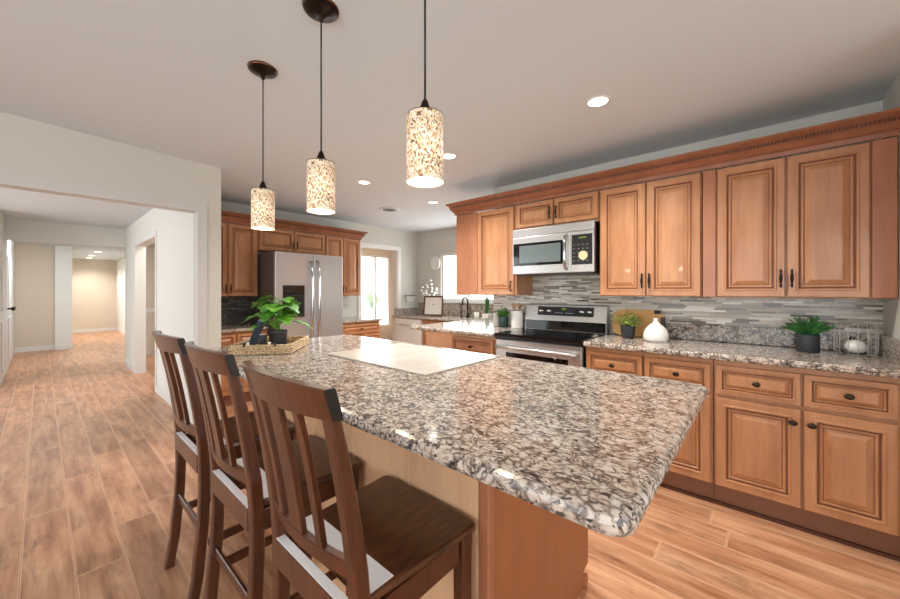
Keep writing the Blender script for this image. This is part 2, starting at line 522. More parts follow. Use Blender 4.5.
# fridge wall with the doorway to the sunroom
S('wall_fridge', 'wall_paint', (1.09, YF, 0, 3.54, YF + .12, CZ + .02), (4.33, YF, 0, XS + .12, YF + .12, CZ + .02), (3.54, YF, 2.03, 4.33, YF + .12, CZ + .02))
S('wall_fridge_left', 'wall_paint', (1.09, YL + .12, 0, 1.10, YF, CZ + .02))
S('trim_4', 'trim_white', (3.475, YF - .015, 0, 3.54, YF, 2.03), (4.33, YF - .015, 0, 4.41, YF, 2.03), (3.475, YF - .015, 2.03, 4.41, YF, 2.1), (4.315, YF, 0, 4.33, YF + .12, 2.03), (3.54, YF, 0, 3.555, YF + .12, 2.03))
S('wall_sink', 'wall_paint', (XS, YE, 0, XS + .12, YF, 1.10), (XS, YE, 1.97, XS + .12, YF, CZ + .02), (XS, 4.47, 1.1, XS + .12, YF, 1.97), (XS, YE, 1.1, XS + .12, 3.2, 1.97))
# sunroom
S('wall_sunroom_back', 'wall_beige', (3.0, 7.5, 0, 6.4, 7.6, .36), (3.0, 7.5, 2.2, 6.4, 7.6, 2.45), (6.14, 7.5, .36, 6.4, 7.6, 2.2), (3.0, 7.5, .36, 4.5, 7.6, 2.2))
S('wall_sunroom_side', 'wall_beige', (6.3, 5.2, 0, 6.4, 7.5, 2.45), (2.95, 5.2, 0, 3.05, 7.5, 2.45))
S('wall_exterior', 'trim_white', (XS + .12, YF, 0, 6.4, 5.2, 2.5))
# rear and left walls of the room, with their windows (behind the camera)
S('wall_rear', 'wall_paint', (-2.9, -3.3, 0, 2.47, -3.2, .3), (-2.9, -3.3, 2.3, 2.47, -3.2, 2.6), (-2.9, -3.3, .3, -2.4, -3.2, 2.3), (1.8, -3.3, .3, 2.47, -3.2, 2.3))
S('wall_outer_left', 'wall_paint', (-2.9, -3.2, 0, -2.8, 8.4, .3), (-2.9, -3.2, 2.3, -2.8, 8.4, 2.6), (-2.9, -3.2, .3, -2.8, -1.9, 2.3), (-2.9, 2.3, .3, -2.8, 4.4, 2.3), (-2.9, 7.4, .3, -2.8, 8.4, 2.3))


def window(n, x0, y0, z0, x1, y1, z1, axis, muls=(), sill=False):
    """framed pane; axis = 'x' when the window lies in a plane of constant x"""
    w = bpy.data.objects.new('window_%d' % n, None); col.objects.link(w); w['kind'] = 'structure'
    t = .045
    f = MB()
    if axis == 'x':
        f.box(x0, y0, z0, x1, y0 + t, z1).box(x0, y1 - t, z0, x1, y1, z1).box(x0, y0 + t, z0, x1, y1 - t, z0 + t).box(x0, y0 + t, z1 - t, x1, y1 - t, z1)
        for q in muls: f.box(x0, q - .02, z0 + t, x1, q + .02, z1 - t)
        xm = (x0 + x1) / 2
        g_ = MB().box(xm - .003, y0 + t, z0 + t, xm + .003, y1 - t, z1 - t)
    else:
        f.box(x0, y0, z0, x0 + t, y1, z1).box(x1 - t, y0, z0, x1, y1, z1).box(x0 + t, y0, z0, x1 - t, y1, z0 + t).box(x0 + t, y0, z1 - t, x1 - t, y1, z1)
        for q in muls: f.box(q - .02, y0, z0 + t, q + .02, y1, z1 - t)
        ym = (y0 + y1) / 2
        g_ = MB().box(x0 + t, ym - .003, z0 + t, x1 - t, ym + .003, z1 - t)
    f.build('window_frame', 'trim_white', w)
    g_.build('pane', 'window_glass', w)


window(1, XS + .03, 3.2, 1.1, XS + .08, 4.47, 1.97, 'x', (3.84,))
window(2, 4.5, 7.52, .36, 6.14, 7.58, 2.2, 'y', (5.68,))
window(3, -2.4, -3.28, .3, 1.8, -3.22, 2.3, 'y', (-1, .4))
window(4, -2.88, -1.9, .3, -2.82, 2.3, 2.3, 'x', (-.5, .9))
window(5, -2.88, 4.4, .3, -2.82, 7.4, 2.3, 'x', (5.9,))  # unseen hall window, added to bring light into the hall
S('trim_5', 'trim_white', (XS - .05, 3.15, 1.075, XS + .03, 4.52, 1.10))

# white panelled doors at the hall's left side
for i, (ya, yb) in enumerate(((7.78, 9.16), (9.18, 10.58))):
    d = bpy.data.objects.new('door_%d' % (i + 1), None); col.objects.link(d); d['kind'] = 'structure'
    d.location = (-.36, ya, 0)
    w = yb - ya
    mm = MB().box(-.05, 0, .01, 0, w, 2.0)
    for z0, z1 in ((.15, .85), (1.0, 1.85)):
        for p0, p1 in ((.1, w / 2 - .05), (w / 2 + .05, w - .1)):
            mm.box(0, p0, z0, .012, p1, z1, bev=.008)
    mm.build('door_leaf', 'door_white', d)
    yk = w - .12 if i == 0 else .12
    MB().tube([(0, yk, 1.0), (.05, yk, 1.0)], .012).ball((.065, yk, 1.0), .022, .032, .032).build('door_knob', 'bronze', d)

# mosaic backsplash and the dark one by the fridge
S('wall_backsplash', 'mosaic_light', (XW - .012, YR, .93, XW, YE, 1.50))
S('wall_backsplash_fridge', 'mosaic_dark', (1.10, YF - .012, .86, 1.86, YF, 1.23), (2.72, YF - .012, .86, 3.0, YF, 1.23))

# outside: pale ground and shrubs
MB().box(-3, 7.9, -.6, 30, 40, -.5).box(5, -10, -.6, 30, 7.9, -.5).build('ground', 'ground_pale', kind='structure')
sh = []
for i, (x, y, r_, lab) in enumerate(((17.6, 27.5, .9, 'pale green shrub outside the sunroom window, left of the middle post'), (23.0, 31, 1.0, 'pale green shrub outside the sunroom window, right of the middle post'))):
    m = MB()
    for k in range(16):
        a = random.uniform(0, 6.28); q = random.uniform(0, .6) * r_
        m.ball((math.cos(a) * q, math.sin(a) * q, random.uniform(.3, 1.5) * r_), r_ * .35, r_ * .35, r_ * .35, u=8, v=6)
    m.tube([(0, 0, 0), (0, 0, r_)], .08)
    tag(m.build('shrub', 'shrub_green', loc=(x, y, -.5)), lab, 'shrub')

# ================================================================== CABINETRY
DG = [(0, 0, 0), (0, -.016, 0), (.004, -.021, 0), (.036, -.021, 0), (.040, -.0245, 0), (.047, -.0245, 0), (.051, -.017, 1), (.054, -.011, 1),
      (.058, -.011, 0), (.062, -.0155, 0), (.068, -.0155, 0), (.072, -.010, 1), (.0755, -.010, 0), (.098, -.0185, 0), (.101, -.0195, 0)]


def front(x0, z0, x1, z1, sc_=1.0):
    return MB().panel(x0, z0, x1, z1, [(i * sc_, d, k) for i, d, k in DG])


def pull_bm(x, z, L=.085):
    m = MB(); y = -.021
    m.tube([(x, y, z - L / 2), (x, y - .024, z - L / 2 + .004)], .005).tube([(x, y, z + L / 2), (x, y - .024, z + L / 2 - .004)], .005)
    pts = [-1, -.8, -.6, -.35, 0, .35, .6, .8, 1]; rr = [.003, .006, .004, .0065, .0085, .0065, .004, .006, .003]
    m.tube([(x, y - .025, z + p * (L / 2 + .012)) for p in pts], rr)
    return m


def knob_bm(x, z):
    m = MB()
    rings = []
    for d, r in ((0, .009), (-.008, .006), (-.014, .007), (-.017, .015), (-.022, .0165), (-.027, .013), (-.03, .004)):
        rings.append([(x + r * 1.15 * math.cos(2 * math.pi * k / 14), -.021 + d, z + r * .9 * math.sin(2 * math.pi * k / 14)) for k in range(14)])
    return m.loft(rings, 0, True, True, True)


def cabinet(name, label, cat, loc, rotz, w, depth, z0, z1, fronts, group=None, toe=False, side='cabinet_wood', fillers=()):
    """local x along the front, front face at y=0 (facing -y), body to y=depth.
    fronts: (kind, x0, z0, x1, z1, hx, hz) kind = door / drawer; hx,hz = hardware"""
    t = thing(name, label, cat, loc, rotz, group)
    zb = z0
    b = MB()
    if toe:
        zb = .125
        MB().box(0, .03, 0, w, depth, .125).build('toe_kick', 'toe_wood', t)
    b.box(0, .002, zb, w, depth, z1, bev=.002)
    b.build('body', side, t)
    for k, (a, bb) in enumerate(fillers):
        MB().box(a, -.018, zb + .002, bb, .004, z1 - .002, bev=.002).build('filler', 'cabinet_side', t)
    for kind, x0, q0, x1, q1, hx, hz in fronts:
        s_ = 1.0 if kind != 'drawer' else .62
        if kind == 'short': s_ = .8
        d = front(x0, q0, x1, q1, s_).build('drawer' if kind == 'drawer' else 'door', ['cabinet_wood', 'cabinet_glaze'], t)
        if hx is not None:
            (knob_bm if toe else pull_bm)(hx, hz).build('knob' if toe else 'handle', 'knob_metal' if toe else 'bronze', d)
    return t


RZ = -math.pi / 2
UX, BX = 2.94, 2.671          # cabinet box front planes of the range wall (doors stand 2 cm proud)
UZ0, UZ1 = 1.245, 2.088
CDEP = XW - .004 - UX


def rw(y):  # local x for a cabinet whose left end is at y
    return y


# upper cabinets on the range wall (local x = yleft - y)
def upper(label, yl, yr, fronts, fillers=(), z0=UZ0, name='upper_cabinet', depth=CDEP):
    fr = [(k, yl - a, q0, yl - b, q1, None if h is None else yl - h, hz) for k, a, q0, b, q1, h, hz in fronts]
    fl = [(yl - a, yl - b) for a, b in fillers]
    return cabinet(name, label, 'cabinet', (UX, yl, 0), RZ, yl - yr, depth, z0, UZ1, fr, 'upper cabinets along the range wall', fillers=fl)


upper('upper cabinet with one door at the end beside the microwave, left of the range', 2.471, 1.746,
      [('door', 2.185, UZ0 + .004, 1.765, 2.083, 1.785, 1.33)], [(2.468, 2.19)])
upper('short upper cabinet with two small doors directly above the microwave', 1.742, .988,
      [('short', 1.735, 1.865, 1.372, 2.083, 1.395, 1.965), ('short', 1.360, 1.865, .995, 2.083, 1.338, 1.965)], z0=1.845)
upper('two-door upper cabinet just right of the microwave, above the cutting board', .984, .312,
      [('door', .975, UZ0 + .004, .652, 2.083, .672, 1.36), ('door', .644, UZ0 + .004, .318, 2.083, .624, 1.36)])
upper('widest two-door upper cabinet at the right end of the range wall, above the grassy plant', .308, -.526,
      [('door', .228, UZ0 + .004, -.098, 2.083, -.078, 1.36), ('door', -.106, UZ0 + .004, -.43, 2.083, -.126, 1.36)], [(.306, .236), (-.437, -.524)])

# crown moulding with rope band
CP = [(0, 2.0895), (-.010, 2.0895), (-.012, 2.116), (-.020, 2.119), (-.028, 2.126), (-.042, 2.148), (-.050, 2.153), (-.050, 2.177), (-.058, 2.181), (-.074, 2.192), (-.08, 2.197), (-.08, 2.208), (0, 2.208)]


def crown(name, label, pts_fn, rope_fn, loc, rotz):
    t = thing(name, label, 'crown molding', loc, rotz)
    pts_fn(MB()).build('molding', 'crown_wood', t)
    rope_fn(MB()).build('rope_band', 'rope_dark', t)
    return t


def crown_run(L, ret, side='left'):
    """front run along local x from 0 to L, mitred return along +y at one end"""
    def f(m):
        rings = []
        if side == 'left':
            rings.append([(d, ret, z) for d, z in CP]); rings.append([(d, d, z) for d, z in CP]); rings.append([(L, d, z) for d, z in CP])
        else:
            rings.append([(0, d, z) for d, z in CP]); rings.append([(L - d, d, z) for d, z in CP]); rings.append([(L - d, ret, z) for d, z in CP])
        return m.loft(rings)

    def g(m):
        n = int(L / .016)
        for k in range(n):
            x = (k + .5) * L / n
            m.loft([[(x - .0075 + .006 * s_, -.0495 - .004 * c_, z) for s_, c_ in ((0, 0), (.6, 1), (1.4, 1), (2, 0))] for z in (2.156,)] +
                   [[(x - .0075 + .006 * s_ + .005, -.0495 - .004 * c_, z) for s_, c_ in ((0, 0), (.6, 1), (1.4, 1), (2, 0))] for z in (2.174,)])
        return m
    return f, g


f, g = crown_run(2.471 + .526, CDEP)
crown('crown_molding', 'carved wooden crown molding running along the top of the range wall cabinets', f, g, (UX - .02, 2.471, 0), RZ)

# base cabinets right of the range
BDEP = XW - .004 - BX


def base(label, yl, yr, fronts, fillers=()):
    fr = [(k, yl - a, q0, yl - b, q1, yl - h, hz) for k, a, q0, b, q1, h, hz in fronts]
    fl = [(yl - a, yl - b) for a, b in fillers]
    return cabinet('base_cabinet', label, 'cabinet', (BX, yl, 0), RZ, yl - yr, BDEP, 0, .874, fr, 'base cabinets along the range wall', toe=True, fillers=fl)


DT, DB = .846, .675
base('narrow base cabinet with a drawer directly right of the range', .995, .607, [('drawer', .985, DB, .612, DT, .80, .762), ('door', .985, .13, .612, .652, .66, .585)])
base('base cabinet with a drawer, second from the range, partly behind the island corner', .605, .228, [('drawer', .598, DB, .240, DT, .415, .762), ('door', .598, .13, .240, .652, .56, .585)])
base('wide two-door base cabinet at the right end under the grassy plant', .225, -.526,
     [('drawer', .215, DB, -.150, DT, .03, .762), ('drawer', -.160, DB, -.478, DT, -.32, .762), ('door', .215, .13, -.150, .652, -.118, .585), ('door', -.160, .13, -.478, .652, -.19, .585)])
S('trim_6', 'rope_dark', (BX + .012, -.526, 0, BX + .03, .995, .016))


def counter(label, outline, z0, z1, splash=(), name='countertop', r=.013):
    t = thing(name, label, 'countertop', (outline[0][0], outline[0][1], z0))
    t.location = (0, 0, z0)
    MB().slab(outline, [(a, z - z0) for a, z in bull(z0, z1, r)]).build('slab', 'granite', t)
    for b in splash:
        MB().box(b[0], b[1], b[2] - z0, b[3], b[4], b[5] - z0, bev=.003).build('splash', 'granite', t)
    return t


CT0, CT1 = .876, .916
counter('long speckled granite countertop with low splash, right of the range', rrect(2.625, YR + .002, XW - .002, .998, .008, 3), CT0, CT1,
        [(XW - .034, YR + .03, CT1 + .001, XW - .013, .995, 1.035), (2.66, YR + .001, CT1 + .001, XW - .034, YR + .022, 1.035)])
# peninsula left of the range
cabinet('peninsula_cabinet', 'light wood cabinet with one drawer left of the range, under the pass-through granite top', 'cabinet', (BX, 2.68, 0), RZ, 2.68 - 1.79, .56, 0, .874,
        [('drawer', 2.68 - 2.30, DB, 2.68 - 1.81, DT, 2.68 - 2.06, .765), ('door', 2.68 - 2.30, .13, 2.68 - 1.81, .652, 2.68 - 1.86, .585)], toe=True, side='island_panel')
counter('granite peninsula top left of the range, reflecting the window', rrect(2.585, 1.783, 4.0, 2.83, .02, 4), CT0, CT1)

# fridge wall cabinets
FY, FYW = 4.77, YF - .004
cab_group = 'upper cabinets on the refrigerator wall'
cabinet('upper_cabinet', 'tall upper cabinet left of the refrigerator, above the dark tiles', 'cabinet', (1.102, FY, 0), 0, 1.79 - 1.102, FYW - FY - .012, 1.22, UZ1,
        [('door', .008, 1.224, .345, 2.083, .325, 1.31), ('door', .353, 1.224, .672, 2.083, .375, 1.31)], cab_group)
cabinet('upper_cabinet', 'short two-door cabinet above the refrigerator', 'cabinet', (1.794, FY, 0), 0, 2.704 - 1.794, FYW - FY, 1.80, UZ1,
        [('short', .01, 1.815, .45, 2.083, .425, 1.89), ('short', .458, 1.815, .90, 2.083, .483, 1.89)], cab_group)
cabinet('upper_cabinet', 'narrow two-door upper cabinet right of the refrigerator, beside the doorway', 'cabinet', (2.708, FY, 0), 0, 3.30 - 2.708, FYW - FY - .012, 1.215, UZ1,
        [('door', .006, 1.22, .288, 2.083, .268, 1.31), ('door', .296, 1.22, .586, 2.083, .316, 1.31)], cab_group)
f, g = crown_run(3.30 - 1.102, FYW - FY, 'right')
crown('crown_molding', 'wooden crown molding along the top of the refrigerator wall cabinets', f, g, (1.102, FY - .0205, 0), 0)
cabinet('base_cabinet', 'base cabinet with drawers left of the refrigerator, seen over the woven tray', 'cabinet', (1.102, 4.47, 0), 0, 1.79 - 1.102, FYW - 4.47, 0, .823,
        [('drawer', .01, .66, .34, .80, .17, .73), ('drawer', .35, .66, .675, .80, .51, .73), ('door', .01, .13, .34, .64, .3, .57), ('door', .35, .13, .675, .64, .39, .57)], 'base cabinets on the refrigerator wall', toe=True)
counter('short granite countertop left of the refrigerator', rrect(1.104, 4.43, 1.79, FYW - .01, .006, 2), .826, .862)
cabinet('base_cabinet', 'base cabinet with drawers right of the refrigerator, beside the doorway', 'cabinet', (2.76, 4.47, 0), 0, 3.45 - 2.76, FYW - 4.47, 0, .823,
        [('drawer', .01, .66, .68, .80, .345, .73), ('drawer', .01, .42, .68, .64, .345, .53), ('drawer', .01, .13, .68, .40, .345, .265)], 'base cabinets on the refrigerator wall', toe=True)
counter('short granite countertop right of the refrigerator, beside the doorway', rrect(2.755, 4.43, 3.47, FYW - .01, .006, 2), .826, .862)

# sink wall
SZ = .845
SX = 4.24
cabinet('sink_cabinet', 'brown sink base cabinet right of the white dishwasher', 'cabinet', (SX, 4.325, 0), RZ, 4.325 - 2.95, XS - SX - .004, 0, SZ - .04,
        [('drawer', .01, .63, .44, .79, .22, .71), ('drawer', .46, .63, .90, .79, .68, .71), ('door', .01, .13, .44, .61, .40, .55), ('door', .46, .13, .90, .61, .5, .55)], toe=True)
counter('granite sink countertop with tall splash under the window', rrect(SX - .045, 2.95, XS - .002, YF - .002, .006, 2), SZ - .038, SZ,
        [(XS - .024, 2.95, SZ + .001, XS - .002, YF - .03, 1.06), (SX + .02, YF - .024, SZ + .001, XS - .026, YF - .002, .965)])
t = thing('dishwasher', 'white dishwasher below the sink counter, beside the doorway', 'dishwasher', (SX - .02, 5.0, 0), RZ)
MB().box(0, .03, .09, .66, XS - SX, SZ - .042).build('body', 'white_plastic', t)
MB().box(.005, 0, .12, .655, .028, .68, bev=.006, seg=2).build('door', 'white_plastic', t)
MB().box(.005, -.004, .69, .655, .028, SZ - .045, bev=.006, seg=2).build('control_panel', 'white_plastic', t)
MB().tube([(.1, -.003, .705), (.1, -.03, .705), (.56, -.03, .705), (.56, -.003, .705)], .009).build('handle', 'white_plastic', t)
MB().box(.02, .05, 0, .64, XS - SX - .05, .088).build('plinth', 'black_plastic', t)

# ================================================================== ISLAND
t = thing('kitchen_island', 'large kitchen island with speckled granite top and light wood panels', 'kitchen island', (1.2, 1.4, 0))
IX0, IX1, IY0, IY1 = .838, 1.596, .585, 2.22
MB().slab(rrect(.612 - 1.2, .158 - 1.4, 1.738 - 1.2, 2.70 - 1.4, .05, 6), bull(.874, .916, .016)).build('countertop', 'granite', t)
m = MB().box(IX0 - 1.2, IY0 + .02 - 1.4, .0, IX1 - .02 - 1.2, IY1 - 1.4, .872)
m.build('cabinet_body', 'cabinet_wood', t)
# end panel with toe notch
z0, z1, x0, x1 = 0, .872, IX0 - 1.2 - .006, IX1 - 1.2
out = [(x0, 0), (x1, 0), (x1, .028), (x1 - .012, .042), (x1 - .05, .052), (x1 - .055, .072), (x1, .082), (x1, .872), (x0, .872)]
MB().loft([[(a, IY0 - 1.4 + q, b) for a, b in out] for q in (0, .019)]).build('end_panel', 'island_end', t)
m = MB().box(IX0 - 1.2 - .010, IY0 - 1.4 - .004, 0, IX0 - 1.2 + .022, IY0 - 1.4 + .03, .872, bev=.004)
m.build('corner_stile', 'cabinet_side', t)
for k in range(5):
    ya = IY0 + .035 + k * (IY1 - IY0 - .04) / 5; yb = ya + (IY1 - IY0 - .04) / 5 - .03
    MB().box(IX0 - 1.2 - .005, ya - 1.4, .1, IX0 - 1.2 + .002, yb - 1.4, .872).build('side_panel', 'island_panel', t)
    if k < 4:
        MB().box(IX0 - 1.2 - .010, yb - 1.4 + .002, .1, IX0 - 1.2 + .002, yb + .028 - 1.4, .872, bev=.003).build('stile', 'island_panel', t)
MB().box(IX0 - 1.2 - .012, IY0 + .03 - 1.4, 0, IX0 - 1.2 + .002, IY1 - 1.4, .098, bev=.003).build('base_rail', 'island_panel', t)
for k in range(3):
    ya = IY1 - .03 - k * .53
    a = front(0, .13, .51, .65).xform(Matrix.Translation((IX1 - .022 - 1.2, ya - .51 - 1.4, 0)) @ Matrix.Rotation(math.pi / 2, 4, 'Z')).build('door', ['cabinet_wood', 'cabinet_glaze'], t)
    front(0, .675, .51, .846, .62).xform(Matrix.Translation((IX1 - .022 - 1.2, ya - .51 - 1.4, 0)) @ Matrix.Rotation(math.pi / 2, 4, 'Z')).build('drawer', ['cabinet_wood', 'cabinet_glaze'], t)

mm = mat('mat_marble', (200, 194, 186), .3); gg = NT(mm)
gg.color(gg.ramp(gg.noise(gg.coord((1, 3, 1)), 3.5, 5, .6), [(.4, (202, 196, 187)), (.66, (184, 174, 160))]))
tag(MB().slab(rrect(1.093, 1.10, 1.655, 1.905, .004, 2), [(.001, .9165), (0, .918), (0, .9225), (.001, .9235)]).build('counter_mat', 'mat_marble'), 'flat pale cream stone board lying on the granite island', 'board')


# ================================================================== BAR STOOLS
def ring8(cx, cy, z, hx, hy, c=.005):
    return [(cx - hx + c, cy - hy, z), (cx + hx - c, cy - hy, z), (cx + hx, cy - hy + c, z), (cx + hx, cy + hy - c, z), (cx + hx - c, cy + hy, z), (cx - hx + c, cy + hy, z), (cx - hx, cy + hy - c, z), (cx - hx, cy - hy + c, z)]


SEAT = .630
REAR = [(0, -.212, .018), (.06, -.203, .018), (.13, -.191, .0185), (.22, -.184, .019), (.34, -.172, .019), (.48, -.167, .019), (.62, -.169, .019), (.70, -.175, .0185), (.80, -.189, .0175), (.90, -.206, .016), (.98, -.222, .015), (1.040, -.235, .014)]


def rear_x(z):
    for (a, xa, _), (b, xb, _) in zip(REAR, REAR[1:]):
        if a <= z <= b: return xa + (xb - xa) * (z - a) / (b - a)
    return REAR[-1][1] - (z - REAR[-1][0]) * .27


def make_stool(label):
    t = thing('bar_stool', label, 'bar stool', (0, 0, 0), 0, 'bar stools along the island')
    # seat: solid slab, slightly narrower at the back, shallow scoop
    out = []
    pts = [(.215, -.207), (.215, .207), (-.147, .180), (-.147, -.180)]
    for i, (px, py) in enumerate(pts):
        a = Vector(pts[i - 1]); b = Vector((px, py)); c = Vector(pts[(i + 1) % 4])
        r_ = .028 if i < 2 else .012
        p0 = b + (a - b).normalized() * r_; p1 = b + (c - b).normalized() * r_
        for k in range(5):
            q = k / 4
            out.append(tuple((1 - q) ** 2 * p0 + 2 * q * (1 - q) * b + q * q * p1))
    MB().slab(out, [(.008, SEAT - .026), (.001, SEAT - .02), (0, SEAT - .014), (.002, SEAT - .005), (.008, SEAT)]).build('seat', 'stool_wood', t)
    o = MB().box(-.143, -.176, SEAT + .0005, -.072, .178, SEAT + .0025).build('seat_edge_strip', 'white_strip', t)  # thin white strip laid along the rear of the seat
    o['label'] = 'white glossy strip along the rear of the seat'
    for s_ in (-1, 1):
        MB().loft([ring8(x, s_ * .186, z, h, .017) for z, x, h in REAR]).build('leg', 'stool_leg', t)
        MB().loft([ring8(.178, s_ * .176, z, w, w) for z, w in ((0, .016), (.3, .019), (SEAT - .028, .021))]).build('leg', 'stool_leg', t)
        MB().box(-.15, s_ * .176 - .010, SEAT - .095, .152, s_ * .176 + .010, SEAT - .027, bev=.002).build('apron', 'stool_leg', t)
        MB().box(-.152, s_ * .180 - .008, .235, .155, s_ * .180 + .008, .270, bev=.003).build('stretcher', 'stool_leg', t)
    MB().box(.160, -.155, SEAT - .095, .182, .155, SEAT - .027, bev=.002).build('apron', 'stool_leg', t)
    MB().box(.160, -.158, .17, .184, .158, .205, bev=.003).build('stretcher', 'stool_leg', t)
    MB().box(-.182, -.172, .30, -.169, .172, .335, bev=.003).build('stretcher', 'stool_leg', t)
    MB().box(-.190, -.172, SEAT - .085, -.165, .172, SEAT - .012, bev=.002).build('rear_rail', 'stool_leg', t)
    o = MB().box(-.188, -.171, SEAT - .0115, -.167, .171, SEAT - .009).build('rear_rail_strip', 'white_strip', t)  # thin white strip on top of the rear rail
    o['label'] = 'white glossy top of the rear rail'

    def bow(y, z, amt):
        return rear_x(z) - amt * (1 - (y / .20) ** 2)
    # top rail, curved in plan and cresting slightly
    rings = []; N = 14
    for k in range(N + 1):
        y = -.206 + .412 * k / N
        lift = .006 * (1 - (y / .206) ** 2)
        a, b = 1.036, 1.102 + lift
        xa, xb = bow(y, a, .030), bow(y, b, .030)
        h = .0125
        rings.append([(xa - h, y, a + .003), (xa + h, y, a), (xb + h, y, b - .003), (xb + h - .004, y, b), (xb - h + .004, y, b), (xb - h, y, b - .003)])
    m = MB().loft(rings, 0, True, True, False)
    m.bm.faces.ensure_lookup_table()
    for fc in m.bm.faces:
        if len(fc.verts) == 6: fc.material_index = 1
    m.build('top_rail', ['stool_leg', 'stool_end'], t)
    rings = []
    for k in range(N + 1):
        y = -.172 + .344 * k / N
        a, b = .695, .733
        xa, xb = bow(y, a, .026), bow(y, b, .028)
        h = .010
        rings.append([(xa - h, y, a), (xa + h, y, a), (xb + h, y, b - .002), (xb + h - .003, y, b), (xb - h + .003, y, b), (xb - h, y, b - .002)])
    MB().loft(rings).build('lower_rail', 'stool_leg', t)
    for yc, hw in ((-.092, .013), (0, .028), (.092, .013)):
        rings = []
        for k in range(7):
            z = .728 + (1.045 - .728) * k / 6
            rings.append(ring8(bow(yc, z, .029), yc, z, .007, hw, .002))
        MB().loft(rings).build('slat', 'stool_leg', t)
    return t


st = make_stool('dark wood slat-back bar stool nearest the camera, in front of the island corner')
st.location = (.605, .815, 0)
s2 = copy_tree(st); s2.location = (.605, 1.36, 0); s2['label'] = 'middle of the three dark wood bar stools along the island'
s3 = copy_tree(st); s3.location = (.605, 1.90, 0); s3['label'] = 'dark wood bar stool farthest from the camera, nearest the hallway opening'

# ================================================================== APPLIANCES
# range
ry0, ry1 = 1.004, 1.776
t = thing('range', 'freestanding stainless steel electric range with black glass cooktop', 'range', (2.645, ry1, 0), RZ)
rwid = ry1 - ry0; rd = XW - .015 - 2.645
MB().box(.004, .03, .05, rwid - .004, rd, .895).build('body', 'black_plastic', t)
MB().box(.01, .05, 0, rwid - .01, rd - .03, .048).build('plinth', 'black_plastic', t)
dr = MB().box(.006, -.012, .255, rwid - .006, .028, .868, bev=.008, seg=2).build('oven_door', 'stainless', t)
MB().box(.11, -.0145, .38, rwid - .11, -.0125, .762, bev=.0008).build('window', 'black_glass', dr)
hh = MB().tube([(.06, -.012, .808), (.06, -.05, .808)], .009).tube([(rwid - .06, -.012, .808), (rwid - .06, -.05, .808)], .009)
hh.tube([(.03, -.053, .808), (.2, -.058, .808), (rwid / 2, -.060, .808), (rwid - .2, -.058, .808), (rwid - .03, -.053, .808)], .0135, 12)
hh.build('handle', 'stainless', dr)
MB().box(.006, -.01, .06, rwid - .006, .028, .25, bev=.008, seg=2).build('drawer', 'stainless', t)
MB().box(.003, -.022, .872, rwid - .003, .04, .900, bev=.005, seg=2).build('front_trim', 'black_plastic', t)
ck = MB().box(0, -.025, .897, rwid, rd - .10, .9195, bev=.004, seg=2).build('cooktop', 'black_glass', t)
mat('burner_ring', (60, 62, 66), .25)
for bx_, by_, br_ in ((.2, .14, .10), (.56, .14, .085), (.2, .37, .075), (.56, .37, .10)):
    MB().lathe([(br_, 0), (br_, .0004), (br_ - .004, .0004), (br_ - .004, 0), (br_, 0)], (bx_, by_, .9197), 40, cap=False).build('burner_ring', 'burner_ring', ck)
# backguard: lower black glass, upper steel with control strip
y_ = rd - .10
MB().loft([[(q, y_, .90), (q, rd, .90), (q, rd, 1.158), (q, y_ + .040, 1.158), (q, y_ + .033, 1.150), (q, y_ + .005, 1.01)] for q in (0, rwid)]).build('backguard', 'stainless', t)
MB().loft([[(q, y_ - .002, .921), (q, y_ + .01, .921), (q, y_ + .01, 1.008), (q, y_ + .003, 1.008)] for q in (.004, rwid - .004)]).build('backguard_glass', 'black_glass', t)


def bg(z):  # front surface of the backguard
    return y_ + .005 + (z - 1.01) / (1.15 - 1.01) * .028


cp = MB().loft([[(q, bg(1.056) - .003, 1.056), (q, bg(1.056) + .004, 1.056), (q, bg(1.138) + .004, 1.138), (q, bg(1.138) - .003, 1.138)] for q in (.13, rwid - .11)]).build('control_panel', 'black_plastic', t)
mat('icon_white', (205, 208, 210), .4)
for q in (.165, .245, rwid - .215, rwid - .145):
    M_ = Matrix.Translation((q, bg(1.096) - .003, 1.096)) @ Matrix.Rotation(R(90), 4, 'X')
    MB().lathe([(.022, 0), (.021, .003), (.0165, .003), (.0165, 0.014), (.014, .017), (.002, .017)], n=20).xform(M_).build('knob', 'chrome', cp)
MB().box(.37, bg(1.118) - .0042, 1.112, .41, bg(1.118) - .003, 1.126).build('display', 'display_green', cp)
for k in range(8):
    q = .31 + .02 * k + (.02 if k > 3 else 0)
    MB().box(q, bg(1.085) - .0042, 1.080, q + .011, bg(1.085) - .003, 1.084).build('button', 'icon_white', cp)

# microwave
my0, my1 = 1.000, 1.736
mx = 2.858
t = thing('microwave', 'stainless over-the-range microwave with dark window below the short cabinet', 'microwave', (mx, my1, 1.436), RZ)
mw = my1 - my0; md = XW - .016 - mx; mh = 1.842 - 1.436
MB().box(0, .03, 0, mw, md, mh, bev=.003).build('body', 'black_plastic', t)
MB().box(0, 0, .335, mw, .029, mh, bev=.004, seg=2).build('vent_panel', 'stainless', t)
dr = MB().box(0, -.004, .0, mw * .74, .028, .333, bev=.005, seg=2).build('door', 'stainless', t)
wn_ = MB().box(.012, -.0065, .075, mw * .655, -.0045, .275, bev=.0008).build('window', 'black_glass', dr)
mat('key_grey', (104, 104, 100), .5)
mat('micro_mesh', (96, 106, 106), .15)
MB().box(.075, -.0078, .098, mw * .63, -.0068, .253).build('window_screen', 'micro_mesh', wn_)
MB().tube([(mw * .70, -.004, .03), (mw * .70, -.035, .045), (mw * .70, -.048, .11), (mw * .70, -.05, .17), (mw * .70, -.048, .23), (mw * .70, -.035, .295), (mw * .70, -.004, .31)], .013, 10).build('handle', 'chrome', dr)
